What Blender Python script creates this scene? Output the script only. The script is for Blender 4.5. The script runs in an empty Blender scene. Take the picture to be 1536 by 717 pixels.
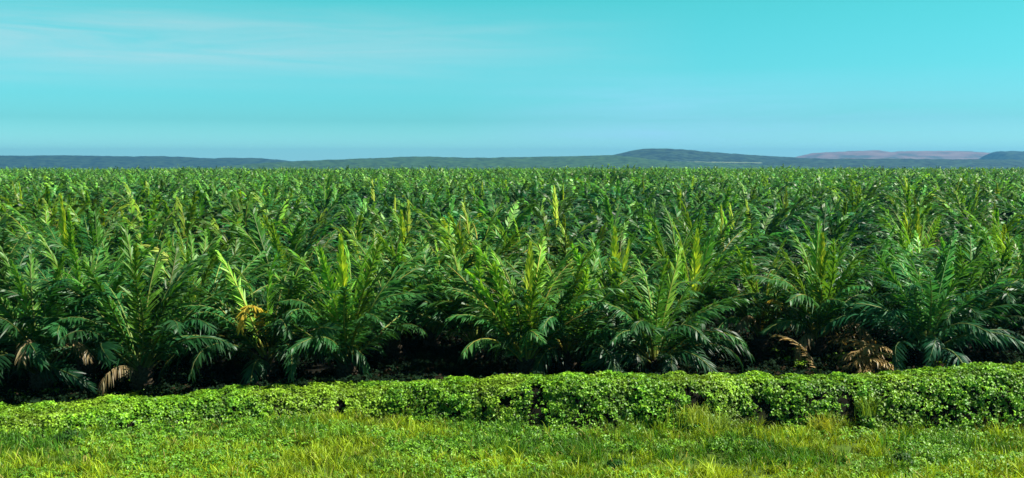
import bpy, math, random
import numpy as np
from mathutils import Vector, Matrix, Euler

SEED = 11
random.seed(SEED)
rng = np.random.default_rng(SEED)
C = bpy.context.scene.collection
R = math.radians
PI = math.pi

EYE = 11.2                 # camera height above the plantation floor
F = 1500.0                 # focal length in pixels of the 1536 px wide photograph
HORIZON = 242.0
PITCH = math.atan((358.5 - HORIZON) / F)


def px_x(px, d):
    return (px - 768.0) / F * d


def py_h(py, d):
    """height above the floor of a point seen at row py and distance d"""
    return EYE - d * math.tan(math.atan((py - 358.5) / F) + PITCH)


# ------------------------------------------------------------------ helpers
class Noise:
    """smooth 2-D value noise"""
    def __init__(self, seed):
        self.t = np.random.default_rng(seed).random((256, 256))

    def __call__(self, x, y):
        x = np.asarray(x, float); y = np.asarray(y, float)
        xi = np.floor(x).astype(int); yi = np.floor(y).astype(int)
        fx = x - xi; fy = y - yi
        fx = fx * fx * (3 - 2 * fx); fy = fy * fy * (3 - 2 * fy)
        t = self.t
        a = t[xi % 256, yi % 256]; b = t[(xi + 1) % 256, yi % 256]
        c = t[xi % 256, (yi + 1) % 256]; d = t[(xi + 1) % 256, (yi + 1) % 256]
        return (a * (1 - fx) + b * fx) * (1 - fy) + (c * (1 - fx) + d * fx) * fy

    def fbm(self, x, y, o=4):
        s = 0; w = 0.5; k = 1.0; n = 0
        for _ in range(o):
            s = s + w * self(x * k + 17.3 * k, y * k - 5.1 * k); n += w
            w *= 0.5; k *= 2.03
        return s / n


N1, N2, N3 = Noise(1), Noise(2), Noise(3)


def smooth(t):
    t = np.clip(t, 0, 1)
    return t * t * (3 - 2 * t)


def mesh_from(name, verts, quads=None, tris=None, col=None, mat=None, smooth_shade=False, extra=None):
    """numpy arrays -> mesh.  quads (n,4), tris (m,3)"""
    me = bpy.data.meshes.new(name)
    verts = np.ascontiguousarray(verts, dtype=np.float32)
    nq = 0 if quads is None else len(quads)
    nt = 0 if tris is None else len(tris)
    me.vertices.add(len(verts))
    me.vertices.foreach_set('co', verts.ravel())
    loops = []
    if nq: loops.append(np.asarray(quads, np.int32).ravel())
    if nt: loops.append(np.asarray(tris, np.int32).ravel())
    if loops:
        loops = np.concatenate(loops)
        me.loops.add(len(loops))
        me.loops.foreach_set('vertex_index', loops)
        st = np.concatenate([np.arange(nq) * 4, nq * 4 + np.arange(nt) * 3]).astype(np.int32)
        me.polygons.add(nq + nt)
        me.polygons.foreach_set('loop_start', st)
        if smooth_shade:
            me.polygons.foreach_set('use_smooth', np.ones(nq + nt, bool))
    me.update(calc_edges=True)
    if col is not None:
        at = me.attributes.new('tint', 'FLOAT_COLOR', 'POINT')
        c4 = np.ones((len(verts), 4), np.float32); c4[:, :3] = col
        at.data.foreach_set('color', c4.ravel())
    if mat: me.materials.append(mat)
    return me


def link(name, me, parent=None, loc=None, label=None, cat=None, group=None, kind=None):
    o = bpy.data.objects.new(name, me)
    C.objects.link(o)
    if parent: o.parent = parent
    if loc is not None: o.location = loc
    if label: o['label'] = label
    if cat: o['category'] = cat
    if group: o['group'] = group
    if kind: o['kind'] = kind
    return o


# ---------------------------------------------------------------- materials
def new_mat(name):
    m = bpy.data.materials.new(name); m.use_nodes = True
    nt = m.node_tree
    for n in list(nt.nodes): nt.nodes.remove(n)
    return m, nt


def leaf_material(name, rough, spec, transl, tgain=(1.25, 1.1, 0.5), rand=0.25, objcol=True):
    m, nt = new_mat(name)
    N, L = nt.nodes, nt.links
    out = N.new('ShaderNodeOutputMaterial')
    at = N.new('ShaderNodeAttribute'); at.attribute_name = 'tint'
    oi = N.new('ShaderNodeObjectInfo')
    src = at.outputs['Color']
    if objcol:
        mul = N.new('ShaderNodeMix'); mul.data_type = 'RGBA'; mul.blend_type = 'MULTIPLY'
        mul.inputs['Factor'].default_value = 1.0
        L.new(src, mul.inputs[6]); L.new(oi.outputs['Color'], mul.inputs[7])
        src = mul.outputs[2]
    mr = N.new('ShaderNodeMapRange')
    mr.inputs['To Min'].default_value = 1 - rand; mr.inputs['To Max'].default_value = 1 + rand
    L.new(oi.outputs['Random'], mr.inputs['Value'])
    hs = N.new('ShaderNodeHueSaturation')
    L.new(mr.outputs['Result'], hs.inputs['Value']); L.new(src, hs.inputs['Color'])
    src = hs.outputs['Color']
    p = N.new('ShaderNodeBsdfPrincipled')
    L.new(src, p.inputs['Base Color'])
    p.inputs['Roughness'].default_value = rough
    p.inputs['Specular IOR Level'].default_value = spec
    tc = N.new('ShaderNodeMix'); tc.data_type = 'RGBA'; tc.blend_type = 'MULTIPLY'
    tc.inputs['Factor'].default_value = 1.0
    L.new(src, tc.inputs[6]); tc.inputs[7].default_value = (*tgain, 1)
    t = N.new('ShaderNodeBsdfTranslucent')
    L.new(tc.outputs[2], t.inputs['Color'])
    mx = N.new('ShaderNodeMixShader'); mx.inputs['Fac'].default_value = transl
    L.new(p.outputs[0], mx.inputs[1]); L.new(t.outputs[0], mx.inputs[2])
    L.new(mx.outputs[0], out.inputs['Surface'])
    return m


def noise_material(name, stops, scale, rough=0.9, detail=6, bump=0.0, stretch=(1, 1, 1)):
    m, nt = new_mat(name)
    N, L = nt.nodes, nt.links
    out = N.new('ShaderNodeOutputMaterial')
    p = N.new('ShaderNodeBsdfPrincipled')
    tc = N.new('ShaderNodeTexCoord')
    mp = N.new('ShaderNodeMapping'); mp.inputs['Scale'].default_value = stretch
    L.new(tc.outputs['Object'], mp.inputs['Vector'])
    nz = N.new('ShaderNodeTexNoise'); nz.inputs['Scale'].default_value = scale; nz.inputs['Detail'].default_value = detail
    L.new(mp.outputs[0], nz.inputs['Vector'])
    cr = N.new('ShaderNodeValToRGB')
    el = cr.color_ramp.elements
    while len(el) < len(stops): el.new(0.5)
    for e, (pos, c) in zip(el, stops):
        e.position = pos; e.color = (*c, 1)
    L.new(nz.outputs['Fac'], cr.inputs['Fac'])
    L.new(cr.outputs['Color'], p.inputs['Base Color'])
    p.inputs['Roughness'].default_value = rough
    p.inputs['Specular IOR Level'].default_value = 0.2
    if bump:
        b = N.new('ShaderNodeBump'); b.inputs['Strength'].default_value = bump
        L.new(nz.outputs['Fac'], b.inputs['Height']); L.new(b.outputs[0], p.inputs['Normal'])
    L.new(p.outputs[0], out.inputs['Surface'])
    return m


M_FROND = leaf_material('palm_leaf', 0.44, 0.27, 0.36)
M_VINE = leaf_material('creeper_leaf', 0.45, 0.3, 0.25, objcol=False, rand=0.0)
M_SHADE = leaf_material('undergrowth_leaf', 0.8, 0.08, 0.2, objcol=False, rand=0.0)
M_GRASS = leaf_material('grass_blade', 0.55, 0.3, 0.35, objcol=False, rand=0.0)
M_TRUNK = noise_material('palm_trunk', [(0.3, (0.015, 0.012, 0.008)), (0.7, (0.08, 0.06, 0.035))], 9.0, bump=0.6)
M_SOIL = noise_material('soil', [(0.3, (0.018, 0.016, 0.008)), (0.7, (0.05, 0.042, 0.02))], 0.8, bump=0.4)

# ------------------------------------------------------------------- ground
FOOT = np.array([(-200, 655), (0, 655), (200, 647), (330, 634), (450, 628), (520, 628), (700, 640), (800, 645), (900, 648),
                 (1000, 650), (1100, 642), (1200, 648), (1536, 648), (1740, 650)], float)
CREST = np.array([(-200, 612), (0, 612), (60, 611), (110, 608), (150, 603), (190, 600), (230, 600), (270, 594), (330, 584),
                  (420, 582), (520, 581), (600, 574), (700, 573), (760, 570), (850, 566), (950, 566), (1060, 564),
                  (1150, 566), (1250, 566), (1330, 562), (1420, 554), (1480, 550), (1536, 550), (1740, 552)], float)


def bank(x, y):
    """the creeper-covered bank between the grass and the palms"""
    x = np.asarray(x, float); y = np.asarray(y, float)
    px = 768 + x * F / 43.5
    fy = np.interp(px, FOOT[:, 0], FOOT[:, 1])
    d0 = EYE / np.tan(np.arctan((fy - 358.5) / F) + PITCH)
    d0 = d0 + 0.5 * (N1(x * 0.35, 0) - 0.5)
    dc = d0 + 1.05
    cy = np.interp(px, CREST[:, 0], CREST[:, 1]) + 8
    h = EYE - dc * np.tan(np.arctan((cy - 358.5) / F) + PITCH) - 0.12
    h = np.maximum(h, 0.04)
    up = smooth((y - d0) / 1.0) ** 0.6
    back = 1 - smooth((y - dc - 1.1) / 2.6) * 0.9
    z = h * np.where(y < dc, up, back)
    return np.where(y < d0, 0, z), d0, dc


def ground_z(x, y):
    z, _, _ = bank(x, y)
    z = z + 0.25 * (N2.fbm(np.asarray(x) * 0.08, np.asarray(y) * 0.08) - 0.5)
    fall = smooth((np.asarray(y, float) - 620) / 2200)
    return z - 40 * fall


def build_ground():
    ys = np.concatenate([np.arange(-60, 30, 6), np.arange(30, 62, 0.4), np.geomspace(62, 13500, 130)])
    xs = np.concatenate([-np.geomspace(32, 7500, 50)[::-1], np.arange(-31.6, 31.7, 0.4), np.geomspace(32, 7500, 50)])
    X, Y = np.meshgrid(xs, ys)
    Z = ground_z(X, Y)
    nx, ny = len(xs), len(ys)
    i = np.arange(nx * ny).reshape(ny, nx)
    q = np.stack([i[:-1, :-1], i[:-1, 1:], i[1:, 1:], i[1:, :-1]], -1).reshape(-1, 4)
    # soil near by, blackened to stand for the shade under the palms, plantation green far off, straw-green turf in front
    m, nt = new_mat('ground')
    N, L = nt.nodes, nt.links
    out = N.new('ShaderNodeOutputMaterial'); p = N.new('ShaderNodeBsdfPrincipled')
    at = N.new('ShaderNodeAttribute'); at.attribute_name = 'tint'
    tc = N.new('ShaderNodeTexCoord')
    nz = N.new('ShaderNodeTexNoise'); nz.inputs['Scale'].default_value = 1.3; nz.inputs['Detail'].default_value = 8
    L.new(tc.outputs['Object'], nz.inputs['Vector'])
    mr = N.new('ShaderNodeMapRange'); mr.inputs['To Min'].default_value = 0.5; mr.inputs['To Max'].default_value = 1.5
    L.new(nz.outputs['Fac'], mr.inputs['Value'])
    hs = N.new('ShaderNodeHueSaturation')
    L.new(mr.outputs[0], hs.inputs['Value']); L.new(at.outputs['Color'], hs.inputs['Color'])
    L.new(hs.outputs[0], p.inputs['Base Color']); p.inputs['Roughness'].default_value = 0.95
    p.inputs['Specular IOR Level'].default_value = 0.1
    L.new(p.outputs[0], out.inputs['Surface'])
    col = np.zeros((nx * ny, 3))
    x, y = X.ravel(), Y.ravel()
    _, d0, dc = bank(x, y)
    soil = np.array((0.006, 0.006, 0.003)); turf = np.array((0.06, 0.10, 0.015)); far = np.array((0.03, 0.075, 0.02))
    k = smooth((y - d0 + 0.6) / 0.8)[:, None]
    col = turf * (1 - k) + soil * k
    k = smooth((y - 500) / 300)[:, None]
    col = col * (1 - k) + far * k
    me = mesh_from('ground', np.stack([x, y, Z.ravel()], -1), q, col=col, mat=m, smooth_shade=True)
    link('ground', me, kind='structure', label='flat plantation ground running to the hills', cat='ground')


build_ground()

# ------------------------------------------------------------------- fronds
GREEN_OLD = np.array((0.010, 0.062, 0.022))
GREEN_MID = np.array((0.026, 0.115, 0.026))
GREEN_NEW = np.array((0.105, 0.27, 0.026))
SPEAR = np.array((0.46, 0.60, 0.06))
RACHIS = np.array((0.16, 0.22, 0.05))
GOLD = np.array((0.46, 0.36, 0.035))
BROWN = np.array((0.25, 0.195, 0.095))


def frond_geo(r, L=5.2, th0=70, droop=50, pairs=46, lmax=0.95, lw=0.055, leafc=GREEN_MID, rachisc=RACHIS,
              closed=0.0, limp=0.25, segs=3, missing=0.0, lateral=0.0, start=0.17, nr=11):
    """one pinnate frond rising from the origin towards +x.  Returns verts, quads, tris, colours."""
    # rachis
    n = nr
    t = np.linspace(0, 1, n)
    ang = np.radians(th0 - droop * t ** 2.0)
    ds = L / (n - 1)
    am = 0.5 * (ang[1:] + ang[:-1])
    cx = np.concatenate([[0], np.cumsum(np.cos(am) * ds)])
    cz = np.concatenate([[0], np.cumsum(np.sin(am) * ds)])
    cy = lateral * t ** 2
    P = np.stack([cx, cy, cz], -1)
    T = np.gradient(P, axis=0); T /= np.linalg.norm(T, axis=1)[:, None]
    S = np.tile(np.array([0., 1., 0.]), (n, 1))
    U = np.cross(T, S); U /= np.linalg.norm(U, axis=1)[:, None]      # points below/outside
    U = -U                                                             # adaxial side
    S = np.cross(U, T)
    rad = 0.055 * (1 - t) ** 0.8 + 0.008
    rad[0] = 0.085
    V = []; Q = []; TR = []; COL = []
    ring = []
    for k in range(4):
        a = PI / 4 + k * PI / 2
        ring.append(P + (S * math.cos(a) * 1.1 + U * math.sin(a) * 0.8) * rad[:, None])
    ring = np.stack(ring, 1)                                           # n,4,3
    V.append(ring.reshape(-1, 3))
    idx = np.arange(n * 4).reshape(n, 4)
    for k in range(4):
        k2 = (k + 1) % 4
        Q.append(np.stack([idx[:-1, k], idx[:-1, k2], idx[1:, k2], idx[1:, k]], -1))
    COL.append(np.tile(rachisc, (n * 4, 1)))
    # leaflets, both sides, all at once
    m = pairs * 2
    side = np.tile([1.0, -1.0], pairs)
    tt = start + (1 - start) * (np.repeat(np.arange(pairs), 2) + r.random(m) * 0.7) / pairs
    tt = np.clip(tt, 0, 0.999)
    keep = r.random(m) >= missing
    tt, side = tt[keep], side[keep]; m = len(tt)
    f = tt * (n - 1); i0 = np.minimum(f.astype(int), n - 2); fr = (f - i0)[:, None]
    lerp = lambda A: A[i0] * (1 - fr) + A[i0 + 1] * fr
    p0, t0, s0, u0 = lerp(P), lerp(T), lerp(S), lerp(U)
    u = (tt - start) / (1 - start)
    ln = lmax * (0.42 + 0.58 * np.sin(np.pi * np.clip(u * 0.85 + 0.12, 0, 1)) ** 0.8) * (1 - 0.35 * u ** 3)
    ln = ln * (0.82 + 0.36 * r.random(m))
    fwd = np.radians((50 - 22 * (1 - u)) * 0 + 38 + 26 * u + closed * 28 + r.normal(0, 6, m))   # angle towards the tip
    fwd = np.clip(fwd, 0, R(86))
    lift = np.radians(18 + r.normal(0, 17, m) + closed * 20)
    d = (s0 * side[:, None] * (np.cos(lift) * np.cos(fwd))[:, None] + u0 * (np.sin(lift) * np.cos(fwd))[:, None]
         + t0 * np.sin(fwd)[:, None])
    d = d / np.linalg.norm(d, axis=1)[:, None]
    wdir = np.cross(d, u0); wdir /= np.linalg.norm(wdir, axis=1)[:, None] + 1e-9
    tw = r.normal(0, 0.45, m)[:, None]
    nrm = np.cross(wdir, d)
    wdir = wdir * np.cos(tw) + nrm * np.sin(tw)
    sag = np.array([0, 0, -1.0])
    pts = []
    ss = np.linspace(0, 1, segs + 1)
    limpv = (limp * (0.6 + 0.9 * r.random(m)))[:, None]
    for s in ss:
        pts.append(p0 + d * (ln * s)[:, None] + sag * (ln[:, None] * limpv * s ** 2.2))
    wid = [0.55, 1.0, 0.72, 0.45][:segs]
    vs = []
    for k in range(segs):
        w = (lw * wid[k] * (0.8 + 0.4 * r.random(m)))[:, None]
        vs += [pts[k] - wdir * w * 0.5, pts[k] + wdir * w * 0.5]
    vs.append(pts[segs])
    per = 2 * segs + 1
    lv = np.stack(vs, 1)                                               # m,per,3
    base = n * 4 + np.arange(m)[:, None] * per
    for k in range(segs - 1):
        Q.append(base + np.array([[2 * k, 2 * k + 1, 2 * k + 3, 2 * k + 2]]))
    TR.append(base + np.array([[2 * segs - 2, 2 * segs - 1, 2 * segs]]))
    V.append(lv.reshape(-1, 3))
    c = np.asarray(leafc)[None] * (0.75 + 0.5 * r.random(m))[:, None]
    c = c * (1 + 0.25 * (r.random(m) - 0.5)[:, None] * np.array([[1.2, 0.2, 0.2]]))
    COL.append(np.repeat(c, per, 0))
    return np.concatenate(V), np.concatenate(Q), np.concatenate(TR), np.concatenate(COL)


def merge(parts):
    V, Q, T, K = [], [], [], []
    off = 0
    for v, q, t, c in parts:
        V.append(v); Q.append(q + off); T.append(t + off); K.append(c); off += len(v)
    return np.concatenate(V), np.concatenate(Q), np.concatenate(T), np.concatenate(K)


def place(geo, m4):
    v, q, t, c = geo
    a = np.array(m4)
    return v @ a[:3, :3].T + a[:3, 3], q, t, c


def frond_pose(az, tilt=0.0, roll=0.0, scale=1.0, z=0.0, rad=0.12):
    return (Matrix.Translation((rad * math.cos(az), rad * math.sin(az), z)) @ Matrix.Rotation(az, 4, 'Z')
            @ Matrix.Rotation(-tilt, 4, 'Y') @ Matrix.Rotation(roll, 4, 'X') @ Matrix.Scale(scale, 4))


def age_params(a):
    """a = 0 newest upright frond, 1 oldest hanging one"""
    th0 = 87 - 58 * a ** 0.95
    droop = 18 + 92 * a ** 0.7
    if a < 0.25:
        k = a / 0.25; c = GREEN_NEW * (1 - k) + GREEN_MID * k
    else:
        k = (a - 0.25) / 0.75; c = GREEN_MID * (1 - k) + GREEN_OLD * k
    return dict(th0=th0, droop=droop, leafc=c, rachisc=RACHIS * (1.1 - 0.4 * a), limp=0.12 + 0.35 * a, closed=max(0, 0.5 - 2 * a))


AGES = np.linspace(0.04, 1.0, 12)
FROND_ME = []                                                          # library for the near palms: age -> list of meshes
for i, a in enumerate(AGES):
    row = []
    for v in range(2):
        r = np.random.default_rng(100 + i * 7 + v)
        kw = age_params(a)
        g = frond_geo(r, L=6.4 - 0.4 * abs(a - 0.5), pairs=38, lw=0.11, lateral=r.normal(0, 0.35), **kw)
        row.append(mesh_from('frond', *g, mat=M_FROND))
    FROND_ME.append(row)

r = np.random.default_rng(5)
SPEAR_ME = [mesh_from('young_frond', *frond_geo(np.random.default_rng(50 + v), L=5.9, th0=88, droop=6 + 5 * v, pairs=40, lmax=0.85, lw=0.12,
                                               leafc=SPEAR, rachisc=np.array((0.4, 0.42, 0.07)), closed=0.6, limp=0.03, start=0.36), mat=M_FROND)
            for v in range(3)]
DRY_ME = [mesh_from('dry_frond', *frond_geo(np.random.default_rng(70 + v), L=4.2, th0=35 - 10 * v, droop=105, pairs=34, lmax=0.75, lw=0.06,
                                           leafc=BROWN, rachisc=BROWN * 1.1, limp=0.75, missing=0.15), mat=M_FROND) for v in range(2)]
GOLD_ME = mesh_from('golden_frond', *frond_geo(np.random.default_rng(81), L=4.6, th0=80, droop=165, pairs=30, lmax=0.8, lw=0.11,
                                               leafc=GOLD, rachisc=GOLD, limp=0.35), mat=M_FROND)


def trunk_mesh(h, seed):
    """short stem clad in the stubs of cut fronds"""
    r = np.random.default_rng(seed)
    rings, sides = 14, 14
    V = []
    for i in range(rings + 1):
        z = -0.3 + (h + 0.5) * i / rings
        for k in range(sides):
            a = 2 * PI * k / sides + (i % 2) * PI / sides
            rr = 0.36 + 0.10 * ((i + k) % 2) + r.normal(0, 0.025)
            if i == rings: rr *= 0.45
            V.append((rr * math.cos(a), rr * math.sin(a), z))
    idx = np.arange((rings + 1) * sides).reshape(rings + 1, sides)
    Q = []
    for k in range(sides):
        k2 = (k + 1) % sides
        Q.append(np.stack([idx[:-1, k], idx[:-1, k2], idx[1:, k2], idx[1:, k]], -1))
    Q = np.concatenate(Q)
    V = np.array(V)
    # cut stubs
    SV, SQ = [], []
    off = len(V)
    for j in range(34):
        a = j * 2.39996; z = 0.1 + (h - 0.1) * j / 34
        d = np.array((math.cos(a), math.sin(a), 0.9)); d /= np.linalg.norm(d)
        s = np.array((-math.sin(a), math.cos(a), 0)); u = np.cross(d, s)
        b = np.array((0.34 * math.cos(a), 0.34 * math.sin(a), z)); l = 0.22 + 0.1 * r.random()
        for e, w in ((0, 0.10), (l, 0.06)):
            for (p, q_) in ((-1, -0.5), (1, -0.5), (1, 0.5), (-1, 0.5)):
                SV.append(b + d * e + s * p * w + u * q_ * w)
        o = off + j * 8
        SQ += [(o, o + 1, o + 5, o + 4), (o + 1, o + 2, o + 6, o + 5), (o + 2, o + 3, o + 7, o + 6), (o + 3, o, o + 4, o + 7), (o + 4, o + 5, o + 6, o + 7)]
    return mesh_from('trunk', np.concatenate([V, np.array(SV)]), np.concatenate([Q, np.array(SQ)]), mat=M_TRUNK)


TRUNK_H = 1.15
TRUNK_ME = [trunk_mesh(TRUNK_H, s) for s in range(3)]


def crown_geo(seed, nf=32, pairs=40, segs=3, lw=0.06, L=6.0, wild=1.0, nr=11, arch=0):
    r = np.random.default_rng(seed)
    parts = []
    ph = r.random() * 6.28
    for i in range(nf):
        a = min(1.0, max(0.03, ((i + 0.5) / nf) ** 0.8 + r.normal(0, 0.03)))
        kw = age_params(a)
        kw['th0'] += r.normal(0, 5) * wild; kw['droop'] += arch
        kw['leafc'] = kw['leafc'] * (1.65 - 1.15 * a) * r.uniform(0.4, 1.5) * np.array((r.uniform(0.8, 1.4), 1, 1))  # upper fronds brightened, lower ones darkened: lit tips and gap shade in the colour
        g = frond_geo(r, L=(L - 0.4 * abs(a - 0.5)) * (0.9 + 0.2 * r.random()), pairs=pairs, segs=segs, lw=lw, lateral=r.normal(0, 0.35), nr=nr, **kw)
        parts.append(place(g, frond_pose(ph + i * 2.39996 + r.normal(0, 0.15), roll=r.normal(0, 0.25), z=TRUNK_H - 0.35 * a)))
    return merge(parts)


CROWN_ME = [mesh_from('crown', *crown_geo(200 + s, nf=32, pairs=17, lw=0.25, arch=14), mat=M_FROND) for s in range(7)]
LOD_ME = [mesh_from('crown_far', *crown_geo(300 + s, nf=26, pairs=8, lw=0.50, arch=18, segs=2, nr=6), mat=M_FROND) for s in range(5)]

# ------------------------------------------------------------- the oil palms
NEAR_GROUP = 'oil palms of the plantation'


def palm_root(x, y, label, group=NEAR_GROUP):
    o = link('oil_palm', None, loc=(x, y, float(ground_z(x, y))), label=label, cat='oil palm', group=group)
    return o


def detailed_palm(x, y, seed, label, size=1.0, tint=(1, 1, 1), nf=32, ph=None, spear=0, extra=(), skip=0.0, amax=1.0):
    """a palm whose fronds are parts of their own"""
    r = random.Random(seed)
    root = palm_root(x, y, label)
    link('trunk', TRUNK_ME[seed % 3], root).scale = (size,) * 3
    ph = r.random() * 6.28 if ph is None else ph
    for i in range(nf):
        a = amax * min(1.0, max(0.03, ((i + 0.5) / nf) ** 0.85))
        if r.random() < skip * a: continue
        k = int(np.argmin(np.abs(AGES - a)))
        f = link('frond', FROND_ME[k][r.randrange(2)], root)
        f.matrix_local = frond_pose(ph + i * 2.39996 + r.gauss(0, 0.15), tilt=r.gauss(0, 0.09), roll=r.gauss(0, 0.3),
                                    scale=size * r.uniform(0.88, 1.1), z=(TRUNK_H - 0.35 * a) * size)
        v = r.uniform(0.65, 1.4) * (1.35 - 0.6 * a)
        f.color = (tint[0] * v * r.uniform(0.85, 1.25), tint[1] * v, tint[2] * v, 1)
    for k in range(spear):
        f = link('young_frond', SPEAR_ME[k % 3], root)
        f['label'] = 'upright pale yellow young frond still half folded'
        f.matrix_local = frond_pose(-PI / 2 + r.uniform(-0.5, 0.5) + k, tilt=r.uniform(-0.08, 0.02), scale=size * (1.02 - 0.1 * k), z=TRUNK_H * size, rad=0.05)
        f.color = (1, 1, 1, 1)
    for (nm, me, lab, az, tilt, sc, z) in extra:
        f = link(nm, me, root); f['label'] = lab
        f.matrix_local = frond_pose(R(az), tilt=R(tilt), scale=sc, z=z)
        f.color = (1, 1, 1, 1)
    return root


PALE_ME = mesh_from('pale_frond', *frond_geo(np.random.default_rng(91), L=5.2, th0=82, droop=95, pairs=36, lmax=0.8, lw=0.10,
                                             leafc=np.array((0.30, 0.38, 0.07)), rachisc=np.array((0.4, 0.42, 0.1)), limp=0.3), mat=M_FROND)
# hand-placed palms along the edge: photo column, distance, size, tint, spears, label
G_ = 'golden_frond'; D_ = 'dry_frond'
BLUE = (0.9, 1.05, 1.35); PLAIN = (1.25, 1.1, 1); YEL = (1.55, 1.2, 0.95); DARK = (0.85, 0.88, 0.9)
FRONT = [
    (52, 47.5, 1.0, DARK, 0, 'shaded dark green oil palm with a limp brown frond, near the left edge',
     [(D_, DRY_ME[0], 'limp brownish frond hanging to the ground', -75, 14, 1.15, 1.3), (D_, DRY_ME[1], 'limp brownish frond beside it', -35, 22, 1.1, 1.3)]),
    (205, 47.8, 1.02, DARK, 0, 'deep green oil palm of steep fronds behind the lowest part of the creeper bank',
     [(D_, DRY_ME[1], 'ragged withered frond at the base', -105, 5, 0.8, 1.0)]),
    (398, 50.3, 0.98, PLAIN, 0, 'oil palm carrying one golden drying frond on its left side',
     [(G_, GOLD_ME, 'golden yellow drying frond', -100, -3, 1.08, 1.7)]),
    (516, 49.3, 1.04, PLAIN, 1, 'tall green oil palm with V-shaped fronds, left of the big black gap', []),
    (646, 57.5, 1.0, PLAIN, 0, 'oil palm set back over the widest black gap in the edge row', []),
    (790, 49.3, 0.98, YEL, 1, 'yellowish green oil palm with steep fronds right of the widest black gap', []),
    (922, 56.0, 1.02, PLAIN, 2, 'oil palm topped by the broadest lime yellow young frond', []),
    (1040, 57.5, 1.0, PLAIN, 1, 'oil palm with twin thin yellowish upright fronds over a black hollow', []),
    (1145, 57.5, 0.88, YEL, 0, 'stunted oil palm with withered ochre lower fronds, beside the one with the pale spear',
     [(G_, GOLD_ME, 'ochre withered frond', -80, -12, 0.75, 1.8), (D_, DRY_ME[0], 'grey brown hanging frond', -125, 5, 0.95, 1.3), (D_, DRY_ME[1], 'thin withered frond', -40, 5, 0.9, 1.3)]),
    (1231, 55.5, 0.98, PLAIN, 1, 'oil palm with a single pale cream yellow spear and a bare stem showing', [(D_, DRY_ME[0], 'tangled dry frond', -55, 5, 0.95, 1.2), (D_, DRY_ME[1], 'tangled dry frond', -30, 0, 0.9, 1.0), (D_, DRY_ME[1], 'tangled dry frond', -125, 0, 0.9, 1.1)]),
    (1398, 52.3, 1.0, BLUE, 0, 'broad bluish green oil palm with pale ribs behind the lit turf at right', []),
    (122, 50.5, 1.0, DARK, 0, 'dark green oil palm between the far left palm and the steep one beside it', []),
    (296, 54.5, 1.0, PLAIN, 0, 'green oil palm left of the one with the golden frond', []),
    (278, 63.5, 1.04, PLAIN, 0, 'oil palm with one pale yellow frond arching left above the crowns', [('pale_frond', PALE_ME, 'pale yellow arching frond', 175, 4, 1.15, 1.5)]),
    (588, 56.8, 0.95, DARK, 0, 'dark oil palm over the left half of the widest black gap', []),
    (712, 54.5, 0.98, PLAIN, 0, 'green oil palm over the right half of the widest black gap', []),
    (852, 51.3, 0.96, PLAIN, 0, 'green oil palm between the yellowish palm and the lime spear', []),
    (985, 50.0, 0.9, PLAIN, 0, 'green oil palm with low spreading fronds right of the lime spear', []),
    (1310, 61.0, 1.0, BLUE, 0, 'bluish green oil palm behind the brown frond heap', []),
    (1450, 55.5, 0.98, DARK, 0, 'dark oil palm second from the right edge, over a black hollow', []),
    (1505, 57.5, 1.0, DARK, 0, 'dark green oil palm over the black hollow at the far right edge', []),
]
# palms whose lower fronds are pruned away, leaving dark hollows below
CAVE = {588: 0.62, 646: 0.66, 712: 0.6, 1040: 0.66, 1145: 0.7, 1450: 0.66, 1505: 0.7, 122: 0.66, 516: 0.66, 790: 0.58, 205: 0.74, 398: 1.0, 985: 1.0, 852: 1.0, 1398: 0.97, 52: 0.95, 1231: 0.66, 922: 0.78}
front_pos = []
for i, (px, d, size, tint, spear, label, extra) in enumerate(FRONT):
    x = px_x(px, d)
    front_pos.append((x, d))
    detailed_palm(x, d, 900 + i, label, size, tint, spear=spear, extra=extra, nf=38 if px in CAVE else 44, skip=0.3 if CAVE.get(px, 1) < 0.8 else 0.05,
                  amax=CAVE.get(px, 0.86))

# the planting grid behind them
ga = R(9)
cand = []
for i in range(-140, 141):
    for j in range(-4, 150):
        u = i * 8.6 + (j % 2) * 4.3; v = j * 7.4
        x = u * math.cos(ga) - v * math.sin(ga); y = 58 + u * math.sin(ga) + v * math.cos(ga)
        x += random.gauss(0, 0.55); y += random.gauss(0, 0.55)
        if y > 720 or y < 50: continue
        if abs(x) > y * 0.512 + 26: continue
        if y < 55 + 0.14 * x: continue
        if min((x - a) ** 2 + (y - b) ** 2 for a, b in front_pos) < 4.6 ** 2: continue
        cand.append((y, x, abs(x) < y * 0.512 + 2.5))
cand.sort()
inview = [(y, x) for (y, x, v) in cand if v]
N_IND = 300 - len(FRONT)
ind = inview[:N_IND]
indset = set(ind)
rest = [(y, x) for (y, x, v) in cand if (y, x) not in indset]
Y_LAST = ind[-1][0]
print('palms', len(cand), 'inview', len(inview), 'last individual at', Y_LAST)

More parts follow.
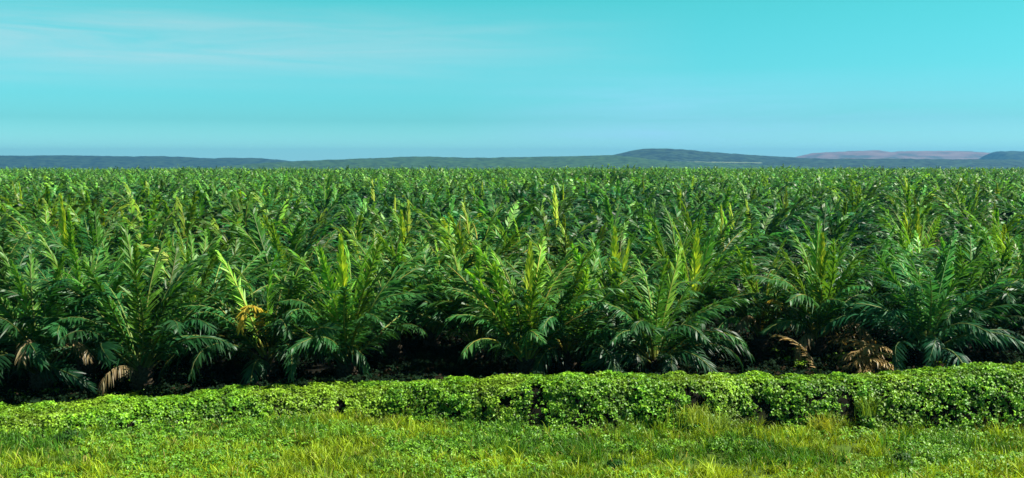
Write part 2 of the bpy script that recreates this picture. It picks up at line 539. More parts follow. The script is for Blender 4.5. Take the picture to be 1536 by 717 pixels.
nf_detail = 26
rl = random.Random(3)
MARKS = [(52, 'the limp brown frond'), (205, 'the steepest dark palm'), (398, 'the golden frond'), (516, 'the V-shaped palm'),
         (646, 'the widest black gap'), (790, 'the yellowish palm'), (922, 'the lime spear'), (1040, 'the twin spears'),
         (1145, 'the ochre palm'), (1231, 'the cream spear'), (1310, 'the brown frond heap'), (1398, 'the broadest palm'), (1505, 'the far right palm')]
taken = {}
for n, (y, x) in enumerate(ind):
    patch = N3.fbm(x * 0.03, y * 0.03, 3)
    warm = min(1, max(0, (patch - 0.3) / 0.4))
    b = rl.uniform(0.75, 1.3)
    edge = abs(x) / (y * 0.512)
    b *= 0.92
    tint = [b * (0.65 + 0.65 * warm) * rl.uniform(0.85, 1.3), b * (0.85 + 0.3 * warm), b * (1.25 - 0.5 * warm)]
    size = min(1.2, max(0.75, rl.gauss(1.04, 0.10)))
    spear = 1 if rl.random() < 0.12 else 0
    look = 'yellowish' if tint[0] > 1.35 else ('bluish' if tint[0] < 0.85 else 'green')
    dry = n >= nf_detail and rl.random() < 0.15
    col_px = 768 + x / y * F
    mk = min(MARKS, key=lambda q: abs(q[0] - col_px))
    side = 'left of' if col_px < mk[0] - 22 else ('right of' if col_px > mk[0] + 22 else 'above')
    big = 'tall ' if size > 1.10 else ('short ' if size < 0.97 else '')
    has = ' with pale spear' if spear else (' with brown frond' if dry else '')
    band = ', behind the edge' if n < nf_detail else (' in near rows' if y < 95 else (' in middle rows' if y < 140 else ' in far rows'))
    label = '%s%s oil palm%s%s, %s %s' % (big, look, has, band, side, mk[1])
    taken[label] = taken.get(label, 0) + 1
    if n < nf_detail:
        detailed_palm(x, y, 2000 + n, label, size, tint, nf=36, spear=spear)
        continue
    root = palm_root(x, y, label)
    rz = rl.random() * 6.28
    t = link('trunk', TRUNK_ME[n % 3], root); t.scale = (size,) * 3
    c = link('crown', CROWN_ME[rl.randrange(len(CROWN_ME))], root); c.rotation_euler = (rl.gauss(0, 0.09), rl.gauss(0, 0.09), rz)
    c.scale = (size, size, size * rl.uniform(0.95, 1.08)); c.color = (*tint, 1)
    if dry:
        s = link('dry_frond', DRY_ME[rl.randrange(2)], root); s.location = (0, 0, TRUNK_H * size * rl.uniform(0.8, 1.8))
        s.rotation_euler = (0, -rl.uniform(0, 0.5), rl.random() * 6.28); s['label'] = 'withered brown frond'
        s.color = (1, rl.uniform(0.9, 1.2), 1, 1)
    if spear:
        s = link('young_frond', SPEAR_ME[rl.randrange(3)], root); s.location = (0, 0, TRUNK_H * size)
        s.rotation_euler = (rl.gauss(0, 0.06), rl.gauss(0, 0.06), rl.random() * 6.28)
        s.scale = (size * rl.uniform(0.9, 1.05),) * 3; s.color = (*[min(1.2, q) for q in (1, 1, 1)], 1)

print('labels', len(taken), max(taken.values()))
# a few taller palms that break the far edge of the field
TALL = [(905, 330, 9.6), (914, 330, 10.0), (937, 340, 9.4), (943, 345, 9.8), (850, 330, 9.0), (960, 335, 9.0)]

# everything farther off: one mass
src = bpy.data.collections.new('far_crowns')
for i, me in enumerate(LOD_ME):
    src.objects.link(bpy.data.objects.new('crown_%d' % i, me))
pts, rots, scl, idx = [], [], [], []
for (y, x) in rest:
    pts.append((x, y, float(ground_z(x, y)))); rots.append(rl.random() * 6.28)
    scl.append(max(0.6, rl.gauss(1.0, 0.13))); idx.append(rl.randrange(len(LOD_ME)))
for (px, d, h) in TALL:
    x = px_x(px, d); pts.append((x, d, float(ground_z(x, d)))); rots.append(1.0); scl.append(h / 6.5); idx.append(0)
me = mesh_from('distant_oil_palms', np.array(pts))
a = me.attributes.new('turn', 'FLOAT', 'POINT'); a.data.foreach_set('value', np.array(rots, np.float32))
a = me.attributes.new('size', 'FLOAT', 'POINT'); a.data.foreach_set('value', np.array(scl, np.float32))
a = me.attributes.new('pick', 'INT', 'POINT'); a.data.foreach_set('value', np.array(idx, np.int32))
far = link('distant_oil_palms', me, kind='stuff', label='mass of distant oil palm crowns filling the field to the hills', cat='palms')
ng = bpy.data.node_groups.new('scatter', 'GeometryNodeTree')
ng.interface.new_socket('Geometry', in_out='INPUT', socket_type='NodeSocketGeometry')
ng.interface.new_socket('Geometry', in_out='OUTPUT', socket_type='NodeSocketGeometry')
gi = ng.nodes.new('NodeGroupInput'); go = ng.nodes.new('NodeGroupOutput')
ip = ng.nodes.new('GeometryNodeInstanceOnPoints'); ci = ng.nodes.new('GeometryNodeCollectionInfo')
ci.inputs['Collection'].default_value = src; ci.inputs['Separate Children'].default_value = True; ci.inputs['Reset Children'].default_value = True
ip.inputs['Pick Instance'].default_value = True


def named(nm, typ):
    n = ng.nodes.new('GeometryNodeInputNamedAttribute'); n.data_type = typ; n.inputs['Name'].default_value = nm
    return n.outputs['Attribute']


cx = ng.nodes.new('ShaderNodeCombineXYZ'); ng.links.new(named('turn', 'FLOAT'), cx.inputs['Z'])
ng.links.new(gi.outputs[0], ip.inputs['Points']); ng.links.new(ci.outputs[0], ip.inputs['Instance'])
ng.links.new(named('pick', 'INT'), ip.inputs['Instance Index'])
ng.links.new(cx.outputs[0], ip.inputs['Rotation']); ng.links.new(named('size', 'FLOAT'), ip.inputs['Scale'])
ng.links.new(ip.outputs[0], go.inputs[0])
md = far.modifiers.new('scatter', 'NODES'); md.node_group = ng

# ------------------------------------------------------------- creeper bank
def rand_dirs(n, r):
    a = r.random(n) * 2 * PI
    return np.stack([np.cos(a), np.sin(a), np.zeros(n)], -1)


def leaf_field(pos, nrm, size, colr, r, kind=3, fold=0.25):
    """three-part leaves at pos, facing roughly along nrm"""
    n = len(pos)
    ref = rand_dirs(n, r)
    X = np.cross(nrm, ref); X /= np.linalg.norm(X, axis=1)[:, None] + 1e-9
    Y = np.cross(nrm, X)
    V, COL = [], []
    for k in range(kind):
        a = (k - (kind - 1) / 2) * R(100)
        d = X * math.cos(a) + Y * math.sin(a)
        s = -X * math.sin(a) + Y * math.cos(a)
        l = size * (1.0 if k == 1 else 0.85)
        l = l[:, None]
        d = d - nrm * 0.25
        b = pos + d * l * 0.12
        m = pos + d * l * 0.55 + nrm * l * 0.0
        V += [b, pos + d * l * 0.5 + s * l * 0.42 + nrm * l * fold, pos + d * l * 1.1 - nrm * l * 0.12, m, pos + d * l * 0.5 - s * l * 0.42 + nrm * l * fold]
        COL += [colr] * 5
    V = np.stack(V, 1).reshape(-1, 3); COL = np.stack(COL, 1).reshape(-1, 3)
    o = (np.arange(n * kind) * 5)[:, None]
    q = np.concatenate([o + np.array([[0, 1, 2, 3]]), o + np.array([[0, 3, 2, 4]])])
    return V, q, COL


def build_creeper():
    r = np.random.default_rng(21)
    n = 330000
    x = r.uniform(-28, 28, n); y = r.uniform(39.5, 60, n)
    z, d0, dc = bank(x, y)
    line = 55.5 + 0.12 * x
    lit = smooth((x - 14.5) / 1.5) * (1 - smooth((x - 23.5) / 1.5)) + smooth((-16 - x) / 2) * 0.6
    dens = np.where(y < dc + 1.8, 1.0, 0.45 * lit)
    dens = np.where(y > np.minimum(line, 60), 0.0, dens)
    dens *= smooth((y - d0 + 0.25 + 0.9 * (N1.fbm(x * 0.9, y * 0.9) - 0.5)) / 0.6)
    gap = N2.fbm(x * 0.75 + 9, (y + z * 2.0) * 0.75, 3)
    dens *= smooth((gap - 0.20) / 0.10)
    for hp, hw, ha, hb in ((806, 0.30, 0.0, 1.0), (1150, 0.35, -0.2, 0.5), (1270, 0.3, 0.0, 0.7), (497, 0.25, 0.0, 0.6)):
        dens = np.where((np.abs(x - px_x(hp, 41.8)) < hw * (0.5 + N1(y * 3, x * 3))) & (y > d0 + ha - 0.2) & (y < d0 + hb), dens * 0.06, dens)
    keep = r.random(n) < dens
    x, y, z, d0, dc, gap = (q[keep] for q in (x, y, z, d0, dc, gap))
    n = len(x)
    e = 0.12
    zx = (bank(x + e, y)[0] - bank(x - e, y)[0]) / (2 * e); zy = (bank(x, y + e)[0] - bank(x, y - e)[0]) / (2 * e)
    nb = np.stack([-zx, -zy, np.ones(n)], -1); nb /= np.linalg.norm(nb, axis=1)[:, None]
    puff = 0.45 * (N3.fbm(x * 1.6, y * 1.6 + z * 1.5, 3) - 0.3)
    off = np.maximum(0.03, puff + r.uniform(-0.05, 0.12, n))
    gz = ground_z(x, y)
    pos = np.stack([x, y, gz], -1) + nb * off[:, None]
    nrm = nb * 0.9 + np.array([0, 0, 0.35]) + r.normal(0, 0.42, (n, 3))
    nrm /= np.linalg.norm(nrm, axis=1)[:, None]
    size = r.uniform(0.09, 0.165, n)
    k = r.random(n)[:, None]
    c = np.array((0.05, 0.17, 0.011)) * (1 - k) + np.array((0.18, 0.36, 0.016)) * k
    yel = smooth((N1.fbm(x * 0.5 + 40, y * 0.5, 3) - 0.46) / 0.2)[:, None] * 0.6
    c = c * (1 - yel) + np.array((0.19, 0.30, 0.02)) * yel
    c *= (0.6 + 1.7 * np.clip(puff, 0, 0.35) / 0.35 * 0.6)[:, None]          # outer shoots paler, sunk leaves darker: light and shade put into the colour
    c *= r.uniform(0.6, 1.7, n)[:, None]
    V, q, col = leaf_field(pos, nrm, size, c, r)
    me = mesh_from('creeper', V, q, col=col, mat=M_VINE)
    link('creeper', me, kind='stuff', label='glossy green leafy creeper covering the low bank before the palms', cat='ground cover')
    print('creeper leaves', n)


build_creeper()


def build_undergrowth():
    r = np.random.default_rng(77)
    n = 110000
    x = r.uniform(-34, 34, n); y = r.uniform(43, 66, n)
    _, d0, dc = bank(x, y)
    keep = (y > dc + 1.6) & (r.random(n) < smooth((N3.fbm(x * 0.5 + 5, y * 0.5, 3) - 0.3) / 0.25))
    x, y = x[keep], y[keep]; n = len(x)
    hgt = 0.75 * N2.fbm(x * 0.6, y * 0.6 + 9, 3)
    pos = np.stack([x, y, ground_z(x, y) + 0.02 + hgt * r.random(n)], -1)
    nrm = np.array([0, -0.2, 0.9]) + r.normal(0, 0.5, (n, 3)); nrm /= np.linalg.norm(nrm, axis=1)[:, None]
    c = np.array((0.006, 0.020, 0.007)) * r.uniform(0.4, 1.5, n)[:, None]  # leaves coloured near black to stand for the shade under the palms
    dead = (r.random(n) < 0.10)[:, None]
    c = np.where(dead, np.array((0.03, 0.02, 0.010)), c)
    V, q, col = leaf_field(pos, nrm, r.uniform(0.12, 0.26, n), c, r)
    link('undergrowth', mesh_from('undergrowth', V, q, col=col, mat=M_SHADE), kind='stuff', label='low undergrowth and leaf litter under the palms, coloured dark as shade', cat='undergrowth')


build_undergrowth()


# -------------------------------------------------------------------- grass
def blades(x, y, z, h, w, lean, colr, r):
    n = len(x)
    a = r.random(n) * 2 * PI
    d = np.stack([np.cos(a), np.sin(a), np.zeros(n)], -1)
    b = r.random(n) * PI
    s = np.stack([np.cos(b), np.sin(b), np.zeros(n)], -1)
    p = np.stack([x, y, z - 0.03], -1)
    up = np.array([0, 0, 1.0])
    V = []
    for t, ww in ((0, 1.0), (0.45, 0.9), (0.8, 0.6)):
        c = p + up * (h * t * (1 - 0.25 * lean * t))[:, None] + d * (h * lean * t ** 2)[:, None]
        V += [c - s * (w * ww * 0.5)[:, None], c + s * (w * ww * 0.5)[:, None]]
    V.append(p + up * (h * (1 - 0.3 * lean))[:, None] + d * (h * lean)[:, None])
    V = np.stack(V, 1).reshape(-1, 3)
    o = (np.arange(n) * 7)[:, None]
    q = np.concatenate([o + np.array([[0, 1, 3, 2]]), o + np.array([[2, 3, 5, 4]])])
    t = o + np.array([[4, 5, 6]])
    return V, q, t, np.repeat(colr, 7, 0)


def build_grass():
    r = np.random.default_rng(31)
    nt_, per = 13500, 13
    tx = r.uniform(-26, 26, nt_); ty = r.uniform(30.5, 43.2, nt_)
    _, d0, dc = bank(tx, ty)
    lim = d0 + 0.5 * (N1.fbm(tx * 1.2 + 3, ty * 0.2, 3) - 0.4)
    clump = N2.fbm(tx * 0.9 + 3, ty * 0.9, 4)
    keep = (ty < lim) & (r.random(nt_) < 0.45 + 0.55 * smooth((clump - 0.32) / 0.2))
    tx, ty, clump = tx[keep], ty[keep], clump[keep]
    th = r.gamma(5, 0.2, len(tx)) * (0.3 + 1.4 * clump)
    warm = smooth((N3.fbm(tx * 0.3 + 7, ty * 0.5, 4) - 0.34) / 0.2)
    warm = np.clip(warm + 0.6 * smooth((37.5 - ty) / 3.5) - 0.25 + r.normal(0, 0.22, len(tx)), 0, 1)
    rp = lambda q: np.repeat(q, per)
    n = len(tx) * per
    spread = rp(0.05 + 0.1 * r.random(len(tx)))
    x = rp(tx) + r.normal(0, 1, n) * spread; y = rp(ty) + r.normal(0, 1, n) * spread
    z = ground_z(x, y)
    h = np.clip(0.36 * rp(th) * r.uniform(0.55, 1.1, n), 0.08, 0.95)
    w = r.uniform(0.02, 0.045, n)
    lean = r.uniform(0.1, 0.9, n)
    warm = rp(warm)[:, None]
    g1 = np.array((0.07, 0.21, 0.013)); g2 = np.array((0.34, 0.47, 0.018))
    c = g1 * (1 - warm) + g2 * warm
    c = c * rp(r.uniform(0.45, 1.35, len(tx)))[:, None]
    straw = (r.random(n) < 0.03)[:, None]
    c = np.where(straw, np.array((0.42, 0.36, 0.09)), c) * r.uniform(0.7, 1.25, n)[:, None]
    V, q, t, col = blades(x, y, z, h, w, lean, c, r)
    me = mesh_from('grass', V, q, t, col=col, mat=M_GRASS)
    link('grass', me, kind='stuff', label='bright yellow green rough grass in front of the creeper bank', cat='grass')
    # broad-leaved weeds mixed into the turf
    n = 34000
    x = r.uniform(-26, 26, n); y = r.uniform(31, 42.8, n)
    _, d0, dc = bank(x, y)
    patch = N1.fbm(x * 0.35 + 60, y * 0.5, 4)
    keep = (y < d0 + 0.2) & (r.random(n) < smooth((patch - 0.42) / 0.2))
    x, y = x[keep], y[keep]; n = len(x)
    pos = np.stack([x, y, ground_z(x, y) + r.uniform(0.08, 0.3, n)], -1)
    nrm = np.array([0, -0.15, 1.0]) + r.normal(0, 0.4, (n, 3)); nrm /= np.linalg.norm(nrm, axis=1)[:, None]
    k = r.random(n)[:, None]
    c = np.array((0.05, 0.18, 0.015)) * (1 - k) + np.array((0.20, 0.40, 0.022)) * k
    V, q, col = leaf_field(pos, nrm, r.uniform(0.08, 0.15, n), c, r)
    me = mesh_from('weeds', V, q, col=col, mat=M_VINE)
    link('weeds', me, kind='stuff', label='patches of broad-leaved weeds growing through the grass', cat='weeds')


build_grass()


def grass_tuft(px, d, n, h, spread, colr, label, seed):
    r = np.random.default_rng(seed)
    x = r.normal(0, spread, n); y = r.normal(0, spread, n)
    c = np.asarray(colr) * r.uniform(0.7, 1.3, n)[:, None]
    V, q, t, col = blades(x, y, np.zeros(n), h * r.uniform(0.5, 1.1, n), r.uniform(0.02, 0.04, n), r.uniform(0.15, 0.8, n), c, r)
    me = mesh_from('grass_tuft', V, q, t, col=col, mat=M_GRASS)
    X = px_x(px, d)
    return link('grass_tuft', me, loc=(X, d, float(ground_z(X, d))), label=label, cat='grass tuft', group='tall grass tufts at the foot of the bank')


grass_tuft(1045, 40.9, 380, 0.85, 0.45, (0.28, 0.38, 0.035), 'wide tall straw yellow grass tuft at the foot of the bank', 1)
grass_tuft(1085, 40.6, 160, 1.05, 0.22, (0.22, 0.34, 0.06), 'slim pale green grass tuft leaning right beside the wide straw yellow tuft', 2)
grass_tuft(1245, 40.7, 320, 1.0, 0.35, (0.34, 0.40, 0.04), 'bright yellow grass tuft against the bank under the cream spear palm', 3)
grass_tuft(1308, 41.0, 140, 1.0, 0.2, (0.20, 0.32, 0.03), 'thin upright green grass tuft right of the bright yellow tuft', 4)


def weed_clump(px, d, n, rad, h, colr, label, seed):
    r = np.random.default_rng(seed)
    v = r.normal(0, 1, (n, 3)); v /= np.linalg.norm(v, axis=1)[:, None]
    v[:, 2] = np.abs(v[:, 2])
    rr = r.random(n)[:, None] ** 0.4
    pos = v * rr * np.array([rad, rad, h])
    nrm = v + r.normal(0, 0.4, (n, 3)) + np.array([0, 0, 0.4]); nrm /= np.linalg.norm(nrm, axis=1)[:, None]
    c = np.asarray(colr) * r.uniform(0.6, 1.3, n)[:, None]
    V, q, col = leaf_field(pos, nrm, r.uniform(0.10, 0.17, n), c, r)
    me = mesh_from('weed_clump', V, q, col=col, mat=M_VINE)
    X = px_x(px, d)
    return link('weed_clump', me, loc=(X, d, float(ground_z(X, d)) + 0.05), label=label, cat='weed', group='dark weeds in the grass')


weed_clump(1366, 36.0, 170, 0.42, 0.5, (0.035, 0.11, 0.014), 'small dark green weed clump in the grass at lower right', 1)
weed_clump(92, 39.5, 200, 0.6, 0.45, (0.035, 0.11, 0.014), 'low dark weed clump in the grass near the left edge', 2)
weed_clump(930, 35.6, 160, 0.5, 0.35, (0.035, 0.12, 0.015), 'flat dark green weed clump at the bottom edge right of the middle', 3)


# cut fronds lying behind the bank on the right
def cut_heap(px, d, n, rad, h, seed):
    r = np.random.default_rng(seed)
    parts = []
    for i in range(n):
        g = frond_geo(r, L=rad * 1.7, th0=20, droop=50, pairs=16, lmax=0.55, lw=0.06, leafc=np.array((0.38, 0.27, 0.10)), rachisc=np.array((0.30, 0.22, 0.09)), limp=0.4, segs=2, missing=0.2, nr=6, start=0.08)
        m = Matrix.Translation((r.normal(0, 0.3) - 0.5 * rad, r.normal(0, 0.3), h * i / n)) @ Matrix.Rotation(r.uniform(-1.3, 1.3) + (PI if i % 2 else 0), 4, 'Z')
        if i % 2: m = Matrix.Translation((rad, 0, 0)) @ m
        parts.append(place(g, m))
    me = mesh_from('frond_heap', *merge(parts), mat=M_FROND)
    X = px_x(px, d)
    return link('frond_heap', me, loc=(X, d, float(ground_z(X, d))), label='light brown heap of dry fronds beside the bare stem of the spear palm', cat='frond heap')


cut_heap(1300, 51.4, 24, 1.45, 1.45, 8)
g = frond_geo(np.random.default_rng(9), L=3.3, th0=62, droop=70, pairs=28, lmax=0.8, lw=0.06, leafc=np.array((0.34, 0.25, 0.11)), rachisc=BROWN, limp=0.2, missing=0.1, start=0.06)
X = px_x(1238, 51.0)
o = link('fallen_frond', mesh_from('fallen_frond', *g, mat=M_FROND), loc=(X, 51.0, float(ground_z(X, 51.0))), label='reddish brown fallen frond fanned out below the palm with the cream spear', cat='fallen frond')
o.rotation_euler = (0.2, 0, PI * 0.93)


# -------------------------------------------------------------------- hills
def ridge(name, prof, dist, depth, base, mat, label, rough=2.0, seed=0, skew=0.62, clearing=None):
    """a real hill: its crest line follows (photo column, row) points at its own distance"""
    prof = np.array(prof, float)
    nx = 480
    px = np.linspace(prof[0, 0], prof[-1, 0], nx)
    py = np.interp(px, prof[:, 0], prof[:, 1])
    ker = np.array([1, 2, 3, 2, 1]) / 9.0
    py = np.convolve(np.pad(py, 2, mode='edge'), ker, 'valid')
    xs = (px - 768) / F * dist
    top = EYE + (HORIZON - py) / F * dist
    ns = 140 if clearing else 60
    s = np.linspace(0, 1, ns)
    prof_s = np.where(s < skew, smooth(s / skew), 1 - smooth((s - skew) / (1 - skew)))
    Xg = np.tile(xs, (ns, 1)); Yg = dist - depth * skew + depth * s[:, None] + 0 * Xg
    H = base + (top - base)[None] * prof_s[:, None]
    nz = (N1.fbm(Xg / 260 + seed, Yg / 260, 5) - 0.5) * rough * 8 * np.sqrt(prof_s * (1.05 - prof_s))[:, None]
    nz = nz + (N2.fbm(Xg / 40 + seed, Yg / 60, 3) - 0.5) * rough * 4.5 * prof_s[:, None]
    ends = smooth(np.minimum(np.arange(nx), np.arange(nx)[::-1]) / 6.0)
    Z = base + (H + nz - base) * (0.25 + 0.75 * ends)[None] if False else H + nz
    i = np.arange(ns * nx).reshape(ns, nx)
    q = np.stack([i[:-1, :-1], i[:-1, 1:], i[1:, 1:], i[1:, :-1]], -1).reshape(-1, 4)
    me = mesh_from(name, np.stack([Xg, Yg, Z], -1).reshape(-1, 3), q, mat=mat, smooth_shade=True)
    if clearing:                                                       # an open field on the lower flank
        col = (PX := np.tile(px, (ns, 1))); ROW = HORIZON - (Z - EYE) / Yg * F
        ok = (PX > clearing[0]) & (PX < clearing[1]) & (ROW > clearing[2] + 1.2 * (PX - clearing[0]) / 80) & (ROW < clearing[3] + 1.2 * (PX - clearing[0]) / 80) & (prof_s[:, None] > 0) & (s[:, None] < skew)
        ok = ok.ravel()
        qq = q[ok[q].all(1)]
        used = np.unique(qq); back = np.full(ns * nx, -1); back[used] = np.arange(len(used))
        P = np.stack([Xg, Yg - 3, Z + 2], -1).reshape(-1, 3)[used]
        if len(qq):
            link('field', mesh_from('field', P, back[qq], mat=M_FIELD), kind='structure', label='pale open field at the foot of the blue hill', cat='field')
    return link(name, me, kind='structure', label=label, cat='hill')


M_FOREST = noise_material('hill_forest', [(0.42, (0.003, 0.012, 0.010)), (0.58, (0.022, 0.05, 0.028))], 0.02, bump=0.0)
M_SLOPE = noise_material('slope_palms', [(0.42, (0.006, 0.026, 0.012)), (0.58, (0.032, 0.08, 0.026))], 0.03)
M_FIELD = noise_material('field_grass', [(0.35, (0.07, 0.11, 0.05)), (0.65, (0.13, 0.16, 0.08))], 0.02)
M_BARE = noise_material('bare_hills', [(0.35, (0.05, 0.06, 0.05)), (0.5, (0.15, 0.10, 0.10)), (0.7, (0.20, 0.14, 0.13))], 0.004, stretch=(1, 1, 6))
ridge('hill', [(-260, 240), (-180, 235), (0, 234), (105, 233), (200, 235), (250, 234.5), (325, 238), (338, 236.6), (390, 237), (430, 241), (470, 246), (520, 252)],
      7600, 1800, -42, M_FOREST, 'long flat dark blue wooded ridge along the left horizon', seed=3)
ridge('hill', [(330, 252), (390, 246), (430, 243), (470, 241), (560, 237.5), (620, 235), (700, 236.8), (790, 236), (850, 234.5), (920, 233), (950, 236), (985, 241), (1070, 245), (1200, 250)],
      5200, 2600, -42, M_SLOPE, 'gentle green slope rising behind the middle of the plantation', seed=11, skew=0.75)
ridge('hill', [(850, 250), (905, 236), (925, 231.5), (945, 226.5), (965, 223), (1000, 223), (1035, 225.5), (1060, 228), (1110, 232), (1180, 236), (1260, 239), (1340, 241), (1450, 250)],
      6600, 1700, -42, M_FOREST, 'blue wooded hill with a rounded summit right of the middle', seed=23, clearing=(990, 1110, 242.0, 244.2))
ridge('hill', [(1100, 252), (1170, 241), (1210, 239), (1290, 238), (1400, 239), (1536, 239.5), (1640, 240), (1740, 250)],
      5800, 1500, -42, M_FOREST, 'low dark wooded rise in front of the pinkish hills', seed=31)
ridge('hill', [(1120, 250), (1190, 236), (1220, 229.5), (1280, 226.5), (1312, 225.5), (1332, 228.5), (1350, 227), (1400, 226.5), (1450, 227), (1480, 229), (1530, 233), (1600, 245)],
      10800, 1800, -42, M_BARE, 'pinkish bare hills far off on the right horizon', seed=41)
ridge('hill', [(1470, 245), (1486, 230), (1494, 227), (1536, 227), (1620, 228), (1700, 236), (1760, 250)],
      8200, 1500, -42, M_FOREST, 'dark blue flat-topped hill at the right edge', seed=53)

# --------------------------------------------------------------------- haze
def box(name, lo, hi, mat):
    V = np.array([(x, y, z) for z in (lo[2], hi[2]) for y in (lo[1], hi[1]) for x in (lo[0], hi[0])])
    Q = np.array([(0, 2, 3, 1), (4, 5, 7, 6), (0, 1, 5, 4), (2, 6, 7, 3), (0, 4, 6, 2), (1, 3, 7, 5)])
    return mesh_from(name, V, Q, mat=mat)


HAZE = 0.00007
m, nt = new_mat('haze')
out = nt.nodes.new('ShaderNodeOutputMaterial')
pv = nt.nodes.new('ShaderNodeVolumePrincipled')
pv.inputs['Color'].default_value = (0.10, 0.38, 0.72, 1)
pv.inputs['Density'].default_value = HAZE
pv.inputs['Anisotropy'].default_value = 0.2
nt.links.new(pv.outputs[0], out.inputs['Volume'])
link('haze', box('haze', (-7700, -120, -60), (7700, 13600, 170), m), kind='stuff', label='thin blue haze over the plain', cat='haze')

# ---------------------------------------------------------- sky, sun, camera
SUN_EL, SUN_AZ = R(54), R(96)           # azimuth clockwise from +y (the view direction)
w = bpy.data.worlds.new('World'); bpy.context.scene.world = w; w.use_nodes = True
nt = w.node_tree
for n in list(nt.nodes): nt.nodes.remove(n)
out = nt.nodes.new('ShaderNodeOutputWorld'); bg = nt.nodes.new('ShaderNodeBackground')
sky = nt.nodes.new('ShaderNodeTexSky'); sky.sky_type = 'NISHITA'; sky.sun_disc = False
sky.sun_elevation = SUN_EL; sky.sun_rotation = SUN_AZ
sky.air_density = 1.0; sky.dust_density = 0.6; sky.ozone_density = 1.0
tint = nt.nodes.new('ShaderNodeMix'); tint.data_type = 'RGBA'; tint.blend_type = 'MULTIPLY'; tint.inputs['Factor'].default_value = 1
tc = nt.nodes.new('ShaderNodeTexCoord'); sx = nt.nodes.new('ShaderNodeSeparateXYZ')
nt.links.new(tc.outputs['Generated'], sx.inputs[0])
mr = nt.nodes.new('ShaderNodeMapRange'); mr.inputs['From Max'].default_value = 0.16
nt.links.new(sx.outputs['Z'], mr.inputs['Value'])
air = nt.nodes.new('ShaderNodeMix'); air.data_type = 'RGBA'
air.inputs[6].default_value = (0.32, 1.0, 1.35, 1); air.inputs[7].default_value = (0.28, 1.40, 1.12, 1)
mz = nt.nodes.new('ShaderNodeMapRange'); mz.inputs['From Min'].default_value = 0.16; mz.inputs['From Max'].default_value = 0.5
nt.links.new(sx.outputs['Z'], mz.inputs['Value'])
deep = nt.nodes.new('ShaderNodeMix'); deep.data_type = 'RGBA'; deep.inputs[7].default_value = (0.22, 0.40, 0.36, 1)   # darkened towards the zenith, above the view, to cut the ambient fill
ml = nt.nodes.new('ShaderNodeMapRange'); ml.inputs['From Max'].default_value = 0.04
nt.links.new(sx.outputs['Z'], ml.inputs['Value'])
low = nt.nodes.new('ShaderNodeMix'); low.data_type = 'RGBA'
low.inputs[6].default_value = (0.98, 2.2, 2.75, 1); low.inputs[7].default_value = (0.40, 1.10, 1.50, 1)
nt.links.new(ml.outputs[0], low.inputs['Factor']); nt.links.new(low.outputs[2], air.inputs[6])
nt.links.new(mr.outputs[0], air.inputs['Factor']); nt.links.new(air.outputs[2], deep.inputs[6])
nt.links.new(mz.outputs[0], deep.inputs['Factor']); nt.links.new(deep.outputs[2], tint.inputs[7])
# thin streaks of high cloud on the left
mp = nt.nodes.new('ShaderNodeMapping'); mp.inputs['Scale'].default_value = (2.2, 2.2, 34)
nt.links.new(tc.outputs['Generated'], mp.inputs['Vector'])
cn = nt.nodes.new('ShaderNodeTexNoise'); cn.inputs['Scale'].default_value = 1.6; cn.inputs['Detail'].default_value = 9; cn.inputs['Roughness'].default_value = 0.62; cn.inputs['Distortion'].default_value = 0.6
nt.links.new(mp.outputs[0], cn.inputs['Vector'])
def ramp(sock, pts):
    c = nt.nodes.new('ShaderNodeValToRGB'); e = c.color_ramp.elements
    while len(e) < len(pts): e.new(0.5)
    for q, (p, v) in zip(e, pts): q.position = p; q.color = (v, v, v, 1)
    nt.links.new(sock, c.inputs['Fac']); return c.outputs['Color']
def mulv(a, b):
    n = nt.nodes.new('ShaderNodeMath'); n.operation = 'MULTIPLY'; nt.links.new(a, n.inputs[0])
    if isinstance(b, float): n.inputs[1].default_value = b
    else: nt.links.new(b, n.inputs[1])
    return n.outputs[0]
mx = nt.nodes.new('ShaderNodeMapRange'); mx.inputs['From Min'].default_value = -0.6; mx.inputs['From Max'].default_value = 0.6
nt.links.new(sx.outputs['X'], mx.inputs['Value'])
cm = mulv(mulv(ramp(cn.outputs['Fac'], [(0.2, 0), (0.8, 1)]), ramp(sx.outputs['Z'], [(0.062, 0), (0.095, 1), (0.125, 1), (0.155, 0)])),
          ramp(mx.outputs[0], [(0.05, 1), (0.40, 0.65), (0.66, 0)]))
cm = mulv(cm, 0.55)
cloud = nt.nodes.new('ShaderNodeMix'); cloud.data_type = 'RGBA'
cloud.inputs[7].default_value = (7.2, 7.2, 7.6, 1)
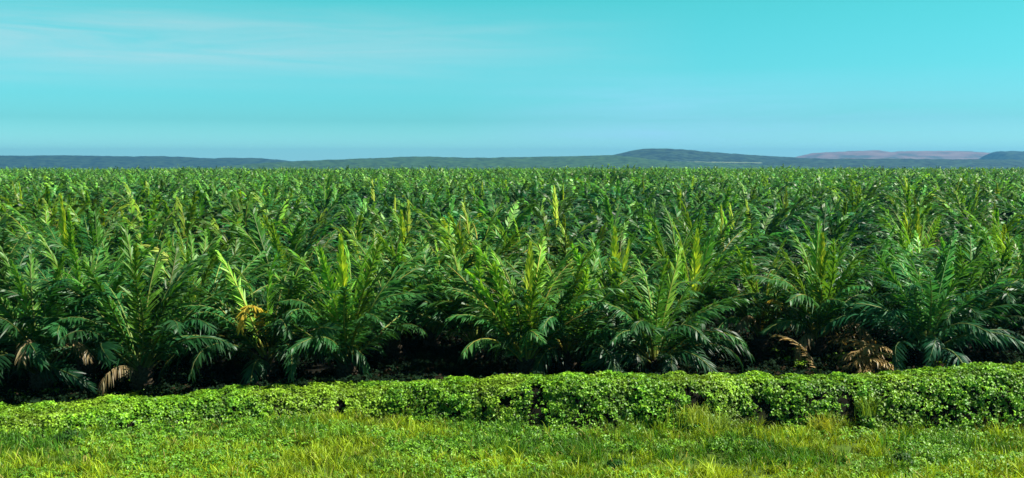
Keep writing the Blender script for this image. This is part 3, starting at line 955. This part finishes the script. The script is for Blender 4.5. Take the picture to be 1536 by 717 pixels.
nt.links.new(cm, cloud.inputs['Factor']); nt.links.new(tint.outputs[2], cloud.inputs[6])
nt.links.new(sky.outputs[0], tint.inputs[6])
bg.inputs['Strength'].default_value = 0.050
# a duller veil low on the right
vm = mulv(mulv(ramp(cn.outputs['Fac'], [(0.2, 0), (0.7, 1)]), ramp(sx.outputs['Z'], [(0.0, 0.3), (0.03, 1), (0.06, 0.8), (0.09, 0)])),
          ramp(mx.outputs[0], [(0.45, 0), (0.62, 1), (0.78, 0.5), (0.95, 0.3)]))
vm = mulv(vm, 0.7)
veil = nt.nodes.new('ShaderNodeMix'); veil.data_type = 'RGBA'
veil.inputs[7].default_value = (3.9, 7.4, 10.2, 1)
nt.links.new(vm, veil.inputs['Factor']); nt.links.new(cloud.outputs[2], veil.inputs[6])
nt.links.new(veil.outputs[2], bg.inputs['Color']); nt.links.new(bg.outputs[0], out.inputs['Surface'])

sd = Vector((math.sin(SUN_AZ) * math.cos(SUN_EL), math.cos(SUN_AZ) * math.cos(SUN_EL), math.sin(SUN_EL)))
ld = bpy.data.lights.new('sun', 'SUN'); ld.energy = 5.0; ld.angle = R(0.5); ld.color = (1.0, 0.95, 0.84)
lo = bpy.data.objects.new('sun', ld); C.objects.link(lo)
lo.rotation_euler = sd.to_track_quat('Z', 'Y').to_euler()
lo.location = (30, 40, 120)

cd = bpy.data.cameras.new('camera'); cd.sensor_width = 36; cd.lens = 36 * F / 1536
cd.clip_end = 30000; cd.clip_start = 0.5
co = bpy.data.objects.new('camera', cd); C.objects.link(co)
co.location = (0, 0, EYE); co.rotation_euler = (PI / 2 - PITCH, 0, 0)
sc = bpy.context.scene
sc.camera = co
sc.view_settings.view_transform = 'Standard'; sc.view_settings.look = 'None'
sc.view_settings.exposure = 1.15; sc.view_settings.gamma = 1
sc.cycles.max_bounces = 6; sc.cycles.diffuse_bounces = 3; sc.cycles.glossy_bounces = 2
sc.cycles.transmission_bounces = 3; sc.cycles.volume_bounces = 0
sc.cycles.use_denoising = True
